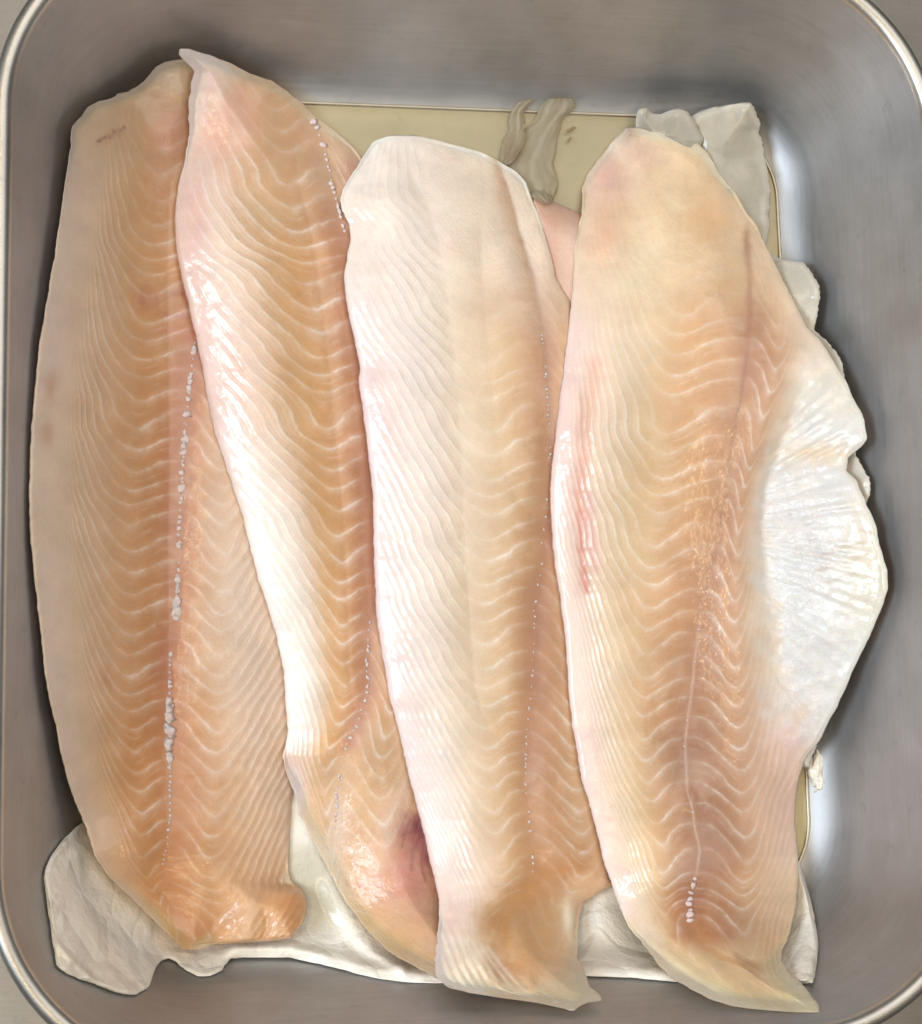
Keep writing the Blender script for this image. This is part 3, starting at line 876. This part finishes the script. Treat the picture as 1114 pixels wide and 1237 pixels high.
def paint_B(X, Y, SN, d, S):
    SN = wob(SN, X, Y)
    c = ramp_col(SN, [(-1, (238, 222, 220)), (-.8, (238, 221, 216)), (-.62, (234, 204, 178)), (-.48, (224, 182, 134)), (-.3, (218, 166, 106)), (-.15, (208, 148, 98)), (-.04, (192, 132, 108)),
                      (0, (188, 128, 108)), (.2, (212, 166, 130)), (.5, (224, 186, 148)), (1, (228, 192, 165))])
    wh = sstep(480, 660, Y) * (1 - sstep(890, 912, Y)) * (1 - sstep(-.75, -.38, SN))
    c = toward(c, 0.9 * wh, (243, 240, 236))
    hd = 1 - sstep(190, 330, Y)
    c = toward(c, 0.75 * hd * sstep(-.8, -.3, SN), (210, 174, 142))
    c = toward(c, 0.75 * hd * (1 - sstep(-.98, -.7, SN)), (240, 212, 200))
    c = blob(c, X, Y, 268, 160, 26, 50, (232, 172, 152), .75); c = blob(c, X, Y, 236, 262, 16, 40, (238, 190, 184), .8)
    c = blob(c, X, Y, 300, 130, 20, 40, (226, 168, 148), .5); c = blob(c, X, Y, 292, 470, 16, 60, (236, 200, 192), .7)
    c = blob(c, X, Y, 232, 330, 22, 120, (240, 206, 200), .75, -14)
    c = blob(c, X, Y, 262, 500, 20, 90, (240, 210, 206), .6, -12)
    c = blob(c, X, Y, 425, 210, 14, 50, (204, 150, 132), .6)
    lo = sstep(892, 925, Y)
    c = toward(c, 0.8 * lo, (222, 186, 148))
    c = blob(c, X, Y, 358, 950, 14, 38, (230, 206, 204), .9); c = blob(c, X, Y, 405, 1015, 14, 44, (226, 208, 198), .7)
    c = blob(c, X, Y, 435, 1000, 12, 50, (214, 172, 120), .6)
    c = blob(c, X, Y, 490, 1080, 60, 52, (216, 160, 130), .85, 30); c = blob(c, X, Y, 496, 1036, 34, 52, (212, 136, 132), .9)
    c = blob(c, X, Y, 507, 1012, 16, 26, (172, 80, 98), .9); c = blob(c, X, Y, 505, 1000, 9, 12, (122, 40, 66), .9)
    c = blob(c, X, Y, 520, 1035, 10, 22, (146, 60, 84), .8)
    for (p, w) in (([(500, 985), (492, 1000), (486, 1022)], 2.2), ([(508, 1010), (498, 1030), (497, 1050)], 1.8), ([(512, 1020), (508, 1044), (514, 1064)], 2.0), ([(500, 1004), (484, 1010)], 1.6)):
        c = streak(c, X, Y, p, w, (138, 44, 70), .6)
    c = blob(c, X, Y, 470, 1130, 50, 26, (216, 172, 122), .8, 35)
    c = streak(c, X, Y, [(490, 945), (482, 975), (470, 1012), (455, 1048)], 10, (228, 200, 180), .55)
    c = streak(c, X, Y, [(490, 945), (478, 960), (462, 1010)], 5, (222, 192, 168), .6)
    c = blob(c, X, Y, 420, 1068, 3, 3, (176, 116, 92), .8); c = blob(c, X, Y, 436, 1069, 4, 4, (186, 128, 102), .8)
    lines = (0.35 + 0.9 * np.exp(-((SN + 0.20) / 0.13) ** 2) + 0.7 * np.exp(-((SN - 0.38) / 0.16) ** 2) + 0.8 * np.exp(-((SN + .65) / .24) ** 2)) * sstep(-1.0, -.86, SN)
    lines = lines * (0.3 + 0.7 * sstep(120, 260, Y)) * (0.2 + 0.8 * sstep(0.0, 0.1, np.abs(SN)))
    mem = np.exp(-(((X - 500) / 60) ** 2 + ((Y - 1095) / 80) ** 2) ** 2)
    lines = lines * (1 - 0.9 * np.clip(mem * 1.4, 0, 1))
    ridge = (0.5 + 1.3 * np.exp(-((SN + .66) / .24) ** 2)) * sstep(-1.0, -.9, SN) * sstep(130, 260, Y) * (1 - .8 * mem)
    crk = 0.12 + 0.5 * lo
    return c, lines, ridge, crk
def extra_B(X, Y, SN, d):
    z = -4.0 * (1 - sstep(70, 300, Y)) + 2.0 * np.exp(-((SN + .7) / .25) ** 2) * sstep(200, 330, Y) * (1 - sstep(860, 910, Y))
    z += -5.0 * sstep(885, 960, Y)
    z += 1.3 * np.exp(-(seg_dist(X, Y, [(492, 935), (486, 965), (474, 1008), (455, 1048)]) / 12) ** 2)
    z += -2.5 * np.exp(-(((X - 510) / 16) ** 2 + ((Y - 1005) / 30) ** 2))
    z += 0.7 * fbm(X, Y, 26, 61) * sstep(900, 960, Y)
    return z
fB = thing("fish_fillet", "second fillet from the left, with a dark red blood spot near its tail", "fish fillet", at(380, 600, 0), "raw fish fillets in the pan")
make_sheet("flesh", fB, M_FLESH, B_L, B_R, B_S, gl=B_GL, gr=B_GR, paint=paint_B, dome_t=10, dome_w=105, edge_t=1.5, edge_r=7, groove=1.8, groove_w=16, spacing=27, extra=extra_B)
bone_row(fB, B_S, 146, 282, lambda y: 7.8, lambda y: 3.5, sd=8)
bone_row(fB, B_S, 752, 1010, lambda y: 8.2, lambda y: 2.3, sd=9)

# ------------------------------------------------------------------ fillet C, third from the left
C_L = [(475, 163), (462, 166), (452, 171), (441, 185), (430, 203), (416, 226), (410, 240), (413, 255), (421, 270), (424, 290), (419, 310), (415, 335), (418, 360), (422, 385),
       (430, 420), (434, 440), (433, 460), (436, 480), (441, 520), (446, 560), (450, 600), (451, 640), (452, 680), (453, 715), (455, 745), (460, 780), (465, 810), (470, 845), (478, 870),
       (485, 900), (492, 930), (500, 960), (508, 990), (515, 1020), (522, 1050), (529, 1080), (531, 1110), (527, 1140), (525, 1162), (529, 1183), (545, 1194), (565, 1199), (590, 1203), (615, 1207), (640, 1210), (664, 1215), (689, 1221)]
C_R = [(495, 162), (520, 167), (550, 175), (580, 183), (597, 191), (612, 200), (625, 207), (635, 220), (642, 237), (650, 255), (660, 285), (668, 315), (672, 335), (680, 350), (690, 364),
       (700, 420), (708, 500), (712, 600), (716, 700), (722, 800), (728, 900), (736, 1000), (740, 1040), (739, 1070), (722, 1079), (706, 1089), (701, 1104), (699, 1130), (698, 1150), (702, 1166), (707, 1180), (714, 1192), (727, 1204), (724, 1209), (706, 1212), (698, 1217), (694, 1221)]
C_S = [(590, 160), (600, 193), (612, 225), (622, 260), (632, 300), (645, 340), (652, 380), (657, 420), (661, 470), (664, 510), (664, 560), (660, 620), (655, 670), (650, 710), (646, 760),
       (643, 810), (638, 870), (635, 930), (638, 980), (643, 1020), (645, 1050), (636, 1075), (610, 1110), (600, 1212)]
C_GL = [(0, -4), (-.08, -3), (-.16, 0), (-.23, 14), (-.31, 24), (-.4, 18), (-.5, -6), (-.62, -48), (-.8, -120), (-1, -230)]
C_GR = [(0, -4), (.2, 4), (.4, 24), (.6, 46), (.75, 40), (1, 0)]
def paint_C(X, Y, SN, d, S):
    SN = wob(SN, X, Y)
    c = ramp_col(SN, [(-1, (238, 226, 226)), (-.72, (241, 232, 230)), (-.5, (236, 218, 196)), (-.3, (226, 198, 162)), (-.16, (218, 180, 136)), (-.06, (196, 146, 106)), (0, (176, 122, 92)),
                      (.12, (194, 142, 114)), (.35, (208, 160, 124)), (.6, (220, 180, 140)), (1, (222, 184, 150))])
    hd = 1 - sstep(260, 430, Y)
    c = toward(c, 0.85 * hd, (242, 230, 220))
    c = toward(c, 0.35 * hd * sstep(-.6, -.1, SN), (238, 214, 188))
    c = toward(c, 0.5 * hd * np.exp(-((SN + 0.03) / 0.05) ** 2), (200, 160, 120))
    c = toward(c, 0.55 * np.exp(-(S / 2.5) ** 2) * (0.6 + 0.4 * noise2(X, Y, 9, 55)) * (1 - sstep(560, 700, Y)), (150, 104, 70))
    c = toward(c, 0.55 * np.exp(-((S + 3) / 5) ** 2) * (0.65 + 0.35 * noise2(X, Y, 12, 57)) * (1 - sstep(380, 520, Y)) * sstep(175, 200, Y), (176, 132, 92))
    c = blob(c, X, Y, 456, 500, 24, 110, (238, 208, 210), .75, -4)
    c = blob(c, X, Y, 480, 800, 20, 140, (236, 216, 218), .6, -8)
    c = blob(c, X, Y, 545, 300, 24, 20, (240, 212, 196), .5)
    lw = sstep(880, 1000, Y) * np.exp(-((SN - .05) / .4) ** 2)
    c = toward(c, 0.5 * lw, (212, 160, 108))
    c = toward(c, 0.5 * sstep(950, 1080, Y) * (1 - sstep(-.6, -.2, SN)), (240, 214, 200))
    c = streak(c, X, Y, [(702, 1046), (660, 1062), (628, 1085), (598, 1106)], 15, (200, 140, 78), .7)
    c = streak(c, X, Y, [(628, 1085), (612, 1120), (620, 1150)], 16, (206, 150, 84), .7)
    c = blob(c, X, Y, 650, 1130, 32, 36, (218, 176, 116), .8)
    c = blob(c, X, Y, 688, 1112, 10, 26, (240, 228, 206), .9)
    c = blob(c, X, Y, 560, 1165, 34, 30, (238, 220, 196), .8); c = blob(c, X, Y, 545, 1120, 16, 40, (236, 206, 190), .6)
    c = toward(c, 0.6 * sstep(1165, 1200, Y), (230, 208, 172))
    c = blob(c, X, Y, 684, 1196, 36, 20, (200, 184, 152), .85)
    for q in range(7):
        c = streak(c, X, Y, [(536 + 9 * q, 1128 + 3 * q), (548 + 11 * q, 1165 + 2 * q), (566 + 12 * q, 1196 + q)], 2.2, (244, 234, 220), .55)
    lines = (0.28 + 0.9 * np.exp(-((SN + 0.22) / 0.10) ** 2) + 0.9 * np.exp(-((SN - 0.55) / 0.2) ** 2) + 0.8 * np.exp(-((SN + .70) / .20) ** 2)) * sstep(-1.0, -.9, SN)
    lines = lines * (0.12 + 0.88 * sstep(320, 620, Y)) * (0.15 + 0.85 * sstep(0.0, 0.1, np.abs(SN))) * (1 - .75 * sstep(1040, 1090, Y))
    ridge = (0.4 + 1.7 * np.exp(-((SN + .72) / .2) ** 2)) * sstep(-1.0, -.92, SN) * (0.5 + 0.5 * sstep(260, 420, Y)) * (1 - .5 * sstep(1040, 1090, Y))
    crk = 0.12 + 0.45 * hd * sstep(-.7, -.3, SN) + .4 * sstep(1060, 1120, Y)
    return c, lines, ridge, crk
def extra_C(X, Y, SN, d):
    z = -2.5 * (1 - sstep(180, 330, Y)) + 1.5 * np.exp(-((SN + .65) / .3) ** 2)
    z += -2.4 * np.exp(-(seg_dist(X, Y, [(706, 1044), (660, 1062), (628, 1085), (598, 1108)]) / 15) ** 2)
    z += 2.4 * np.exp(-(seg_dist(X, Y, [(585, 1165), (600, 1188), (622, 1200), (642, 1194), (640, 1180)]) / 7) ** 2)
    z += -1.5 * np.exp(-(((X - 614) / 7) ** 2 + ((Y - 1194) / 3.5) ** 2))
    z += -5.0 * sstep(1050, 1190, Y)
    z += 0.5 * np.sin((X - 0.42 * (Y - 1130)) / 1.8 + 1.5 * noise2(X, Y, 30, 7)) * sstep(1100, 1150, Y) * (1 - sstep(600, 640, X)) + 1.0 * fbm(X, Y, 24, 71) * sstep(1050, 1110, Y)
    z += 0.9 * fbm(X, Y, 32, 73) * (1 - sstep(280, 400, Y))
    z += 2.5 * np.exp(-(((X - 690) / 9) ** 2 + ((Y - 1115) / 28) ** 2))
    return z
fC = thing("fish_fillet", "third fillet from the left, whitest, with a square cut top and frayed tail", "fish fillet", at(580, 620, 0), "raw fish fillets in the pan")
make_sheet("flesh", fC, M_FLESH, C_L, C_R, C_S, gl=C_GL, gr=C_GR, paint=paint_C, dome_t=11.5, dome_w=115, edge_t=1.6, edge_r=8, groove=1.3, groove_w=14, spacing=26.5, extra=extra_C, nx=140)
bone_row(fC, C_S, 205, 400, lambda y: 9, lambda y: 1.1, skip=.5, sd=10)
bone_row(fC, C_S, 405, 800, lambda y: 7.5, lambda y: 1.5, skip=.3, sd=11)
bone_row(fC, C_S, 805, 1055, lambda y: 8.0, lambda y: 1.6, skip=.35, sd=12)
# ------------------------------------------------------------------ fillet D, rightmost, with its white belly flap
fD = thing("fish_fillet", "rightmost fillet with a wide white belly flap reaching up the pan side", "fish fillet", at(840, 640, 0), "raw fish fillets in the pan")
def flap_w(X, Y, SN):
    """0 on the muscle, 1 out on the white belly flap"""
    n = 0.10 * noise2(X, Y, 11, 63) + 0.08 * noise2(X, Y, 30, 64)
    return sstep(0.58, 1.42, SN + 1.8 * n) * sstep(395, 470, Y) * (1 - sstep(890, 945, Y))
def paint_flap(X, Y, d):
    c = np.broadcast_to(lin((226, 227, 227)), X.shape + (3,)).copy()
    c = toward(c, 0.75 * sstep(985, 1050, X) * np.exp(-((Y - 690) / 90) ** 2), (232, 222, 202))
    c = toward(c, 0.6 * (1 - sstep(440, 560, Y)), (234, 224, 204))
    c = blob(c, X, Y, 985, 548, 50, 14, (232, 212, 186), .9)
    c = blob(c, X, Y, 950, 905, 30, 30, (222, 190, 186), .9)
    for (p, w, k) in (([(990, 672), (1020, 660), (1052, 655)], 2.0, .5), ([(985, 690), (1015, 683), (1050, 668)], 1.8, .5), ([(1000, 704), (1035, 692)], 1.8, .4), ([(1040, 641), (1055, 644)], 1.5, .6)):
        c = streak(c, X, Y, p, w, (196, 170, 146), k)
    return toward(c, 0.5 * np.exp(-(d / 4) ** 2), (240, 230, 208))
def flap_relief(X, Y, d):
    q = Y + 0.42 * (X - 940)
    w = 0.30 * np.sin(q / 4.6 + 1.6 * noise2(X, Y, 30, 81)) * (0.5 + 0.5 * noise2(X, Y, 22, 82)) * (1 - sstep(985, 1040, X)) * sstep(590, 650, Y)
    th = np.arctan2(Y - 640, X - 800)
    return w + 0.9 * noise2(th * 300, d * 0.1, 8, 87) * sstep(6, 26, d) + 1.2 * fbm(X, Y, 60, 83) + 0.35 * noise2(X + Y, Y - X, 12, 88)
D_L = [(757, 154), (752, 160), (745, 166), (735, 178), (721, 195), (711, 210), (704, 226), (702, 260), (698, 275), (694, 300), (692, 340), (690, 370), (685, 410), (680, 450), (675, 490),
       (670, 530), (665, 580), (664, 600), (667, 650), (670, 680), (676, 720), (682, 760), (685, 800), (686, 830), (690, 870), (697, 910), (702, 940), (712, 970), (720, 1000), (728, 1035), (738, 1065),
       (748, 1095), (760, 1120), (780, 1145), (800, 1170), (815, 1184), (835, 1195), (860, 1208), (890, 1217), (930, 1221), (965, 1223)]
D_M = [(768, 153), (790, 160), (820, 162), (840, 170), (855, 185), (870, 210), (890, 235), (905, 260), (915, 272), (925, 295), (935, 315), (945, 335), (960, 365), (975, 395), (980, 425), (972, 460),
       (956, 500), (938, 545), (922, 590), (918, 640), (924, 700), (932, 760), (940, 810), (950, 860), (957, 900), (964, 935), (961, 965), (960, 1223)]
D_R = [(768, 153), (790, 160), (820, 162), (840, 170), (855, 185), (870, 210), (890, 235), (905, 260), (915, 272), (925, 295), (935, 315), (945, 335), (960, 365), (976, 396), (990, 410), (1000, 425), (1014, 448),
       (1022, 460), (1030, 480), (1042, 500), (1048, 530), (1040, 540), (1025, 553), (1022, 568), (1035, 580), (1040, 595), (1052, 620), (1058, 635), (1063, 660), (1072, 690), (1073, 710), (1065, 735), (1050, 770),
       (1035, 800), (1020, 835), (1005, 865), (990, 895), (976, 911), (966, 935), (961, 965), (960, 990), (963, 1025), (965, 1060), (962, 1095), (956, 1120), (945, 1150), (944, 1160),
       (952, 1176), (968, 1188), (980, 1202), (987, 1213), (990, 1223)]
D_S = [(890, 150), (905, 275), (905, 340), (907, 380), (905, 410), (900, 450), (893, 490), (885, 530), (880, 570), (872, 620), (860, 680), (850, 730), (842, 770), (838, 810), (832, 860), (828, 910),
       (830, 950), (838, 990), (845, 1030), (843, 1050), (835, 1080), (833, 1110), (845, 1150), (960, 1223)]
D_GL = [(0, -4), (-.1, -4), (-.2, 1), (-.28, 12), (-.36, 24), (-.44, 18), (-.56, -20), (-.7, -80), (-.85, -180), (-1, -320)]
D_GR = [(0, -4), (.15, -3), (.3, 12), (.45, 36), (.55, 38), (.7, 0), (1, -110)]
def paint_D(X, Y, SN, d, S):
    SN = wob(SN, X, Y)
    c = ramp_col(SN, [(-1, (242, 224, 218)), (-.85, (238, 214, 204)), (-.65, (234, 216, 186)), (-.45, (226, 192, 148)), (-.25, (212, 164, 116)), (-.08, (194, 142, 102)), (0, (176, 124, 94)),
                      (.1, (184, 132, 100)), (.3, (194, 144, 110)), (.55, (214, 172, 140)), (.8, (226, 198, 174)), (1, (234, 216, 198))])
    hd = 1 - sstep(300, 430, Y)
    c = toward(c, 0.8 * hd, (232, 206, 172))
    c = blob(c, X, Y, 770, 340, 45, 80, (236, 218, 184), .7)
    c = blob(c, X, Y, 735, 215, 30, 40, (212, 166, 154), .85); c = blob(c, X, Y, 732, 285, 24, 40, (234, 186, 158), .7)
    c = blob(c, X, Y, 760, 160, 12, 12, (146, 112, 92), .9); c = blob(c, X, Y, 775, 185, 26, 14, (214, 176, 160), .7)
    c = blob(c, X, Y, 860, 260, 30, 34, (222, 176, 124), .7); c = blob(c, X, Y, 902, 292, 4, 20, (168, 118, 84), .8)
    c = blob(c, X, Y, 840, 420, 40, 90, (220, 166, 110), .6)
    c = streak(c, X, Y, [(905, 300), (906, 380), (900, 450), (885, 530)], 4, (178, 124, 98), .6)
    c = streak(c, X, Y, [(720, 440), (712, 480), (706, 520), (703, 570), (701, 615)], 10, (238, 184, 166), .7)
    c = streak(c, X, Y, [(703, 560), (700, 590), (699, 615)], 6, (234, 160, 148), .6)
    c = streak(c, X, Y, [(700, 620), (702, 665), (709, 714)], 4.5, (220, 118, 116), .75)
    c = streak(c, X, Y, [(707, 618), (713, 655), (720, 690)], 3.5, (232, 160, 158), .6)
    c = streak(c, X, Y, [(712, 600), (716, 640), (722, 680)], 7, (236, 190, 190), .7)
    c = blob(c, X, Y, 684, 520, 16, 140, (244, 214, 210), .8)
    c = blob(c, X, Y, 705, 900, 16, 120, (238, 214, 212), .6, -8)
    br = sstep(740, 900, Y) * np.exp(-((SN - .05) / .34) ** 2)
    c = toward(c, 0.8 * br, (164, 116, 86))
    c = toward(c, 0.6 * sstep(800, 900, Y) * sstep(.4, .9, SN) * (1 - sstep(1000, 1060, Y)), (206, 164, 150))
    c = toward(c, 0.6 * sstep(1020, 1080, Y) * sstep(.2, .6, SN), (214, 176, 134))
    ed = flap_w(X, Y, SN)
    tr = 0.5 * sstep(.5, .95, SN) * sstep(420, 500, Y) * (1 - sstep(850, 920, Y))
    c = toward(c, tr, (226, 208, 186))
    c = c * (1 - ed[..., None]) + paint_flap(X, Y, d) * ed[..., None]
    sl = np.exp(-(S / 1.8) ** 2) * sstep(400, 440, Y) * (1 - sstep(680, 780, Y))
    c = toward(c, 0.5 * sl, (140, 92, 74))
    c = toward(c, 0.5 * np.exp(-(S / 1.6) ** 2) * sstep(700, 800, Y) * (1 - sstep(1040, 1080, Y)), (226, 196, 186))
    c = blob(c, X, Y, 850, 1110, 44, 34, (184, 118, 62), .85); c = blob(c, X, Y, 838, 1090, 16, 18, (160, 92, 62), .7)
    c = toward(c, 0.85 * sstep(1128, 1160, Y + 0.0 * X) * sstep(-2, 2, SN * 0 + 1), (230, 204, 160))
    c = streak(c, X, Y, [(760, 1120), (800, 1160), (860, 1200)], 14, (238, 216, 180), .7)
    c = streak(c, X, Y, [(840, 1128), (870, 1155), (910, 1168)], 7, (190, 132, 76), .6)
    lines = (0.32 + 0.8 * np.exp(-((SN + 0.26) / 0.13) ** 2) + 0.75 * np.exp(-((SN - 0.4) / 0.25) ** 2) + 0.8 * np.exp(-((SN + .70) / .18) ** 2)) * sstep(-1.0, -.88, SN)
    lines = lines * (0.12 + 0.88 * sstep(300, 480, Y)) * (0.2 + 0.8 * sstep(0.0, 0.08, np.abs(SN))) * (1 - .5 * sstep(1090, 1150, Y))
    lines = lines * (1 - 0.85 * ed) * (1 - 0.3 * tr)
    ridge = (0.4 + 1.6 * np.exp(-((SN + .74) / .16) ** 2) * sstep(430, 560, Y) + 1.0 * sstep(.55, .8, SN) * sstep(820, 900, Y)) * sstep(-1.0, -.9, SN)
    crk = 0.12 + 0.3 * hd + .3 * sstep(1100, 1150, Y) + ed * (0.3 + 1.3 * np.exp(-((X - 955) / 45) ** 2) * sstep(540, 640, Y))
    ridge = ridge * (1 - ed)
    return c, lines, ridge, crk
def extra_D(X, Y, SN, d):
    z = -3.5 * (1 - sstep(160, 360, Y))
    z += -1.1 * np.exp(-(seg_dist(X, Y, [(722, 430), (712, 480), (705, 540), (701, 600), (702, 660), (709, 720)]) / 11) ** 2)
    z += -5.0 * sstep(1080, 1200, Y)
    z += -2.2 * np.exp(-(seg_dist(X, Y, [(835, 1118), (865, 1152), (905, 1166), (944, 1166)]) / 9) ** 2)
    z += 0.6 * np.sin((0.75 * X - Y) / 4.2) * sstep(1110, 1150, Y - 0.0 * X) * (1 - sstep(840, 930, X))
    z += 0.8 * fbm(X, Y, 30, 91) * (1 - sstep(280, 400, Y))
    return z
def post_D(T, X, Y, SN, d):
    w = sstep(0.45, 1.10, SN) * sstep(380, 480, Y) * (1 - sstep(885, 960, Y))
    thin = 1.5 * np.minimum(1, d / 5) + flap_relief(X, Y, d) * np.minimum(1, d / 10)
    return T * (1 - w) + np.maximum(thin, 0.5 * np.minimum(1, d / 3)) * w
make_sheet("flesh", fD, M_FLESH, D_L, D_R, D_S, gl=D_GL, gr=D_GR, paint=paint_D, dome_t=12.5, dome_w=115, edge_t=1.5, edge_r=7,
           sn_right=D_M, post=post_D, groove=0.9, groove_w=26, spacing=27.5, extra=extra_D, nx=190)
bone_row(fD, D_S, 760, 1060, lambda y: 9, lambda y: 1.2, skip=.5, sd=13)
bone_row(fD, D_S, 1062, 1112, lambda y: 6, lambda y: 3.6, spiky=1, skip=.1, sd=14)

# white crumb of fat at the pan side
import bmesh
bm = bmesh.new()
bmesh.ops.create_icosphere(bm, subdivisions=4, radius=1.0)
v = np.array([q.co[:] for q in bm.verts]); f_ = [[q.index for q in p.verts] for p in bm.faces]; bm.free()
lump = 1 + 0.30 * fbm(v[:, 0] * 10 + 3 * v[:, 2], v[:, 1] * 10, 5, 95, 4) + 0.22 * noise2(v[:, 0] * 10, v[:, 1] * 10 + 8 * v[:, 2], 2.2, 97)
v = v * lump[:, None] * np.array([9.5, 25, 7]) * PX
v[:, 0] += 0.25 * v[:, 1] * np.sin(v[:, 1] / (9 * PX))
w = surf_z(np.array([984.0]), np.array([930.0]))[0]
o = mesh_obj("fat_crumb", v + w + np.array([0, 0, 0.6 * MM]), f_, M_PAPER, None)
o["label"] = "small white crumb of fat stuck at the lower end of the white belly flap"; o["category"] = "fat crumb"
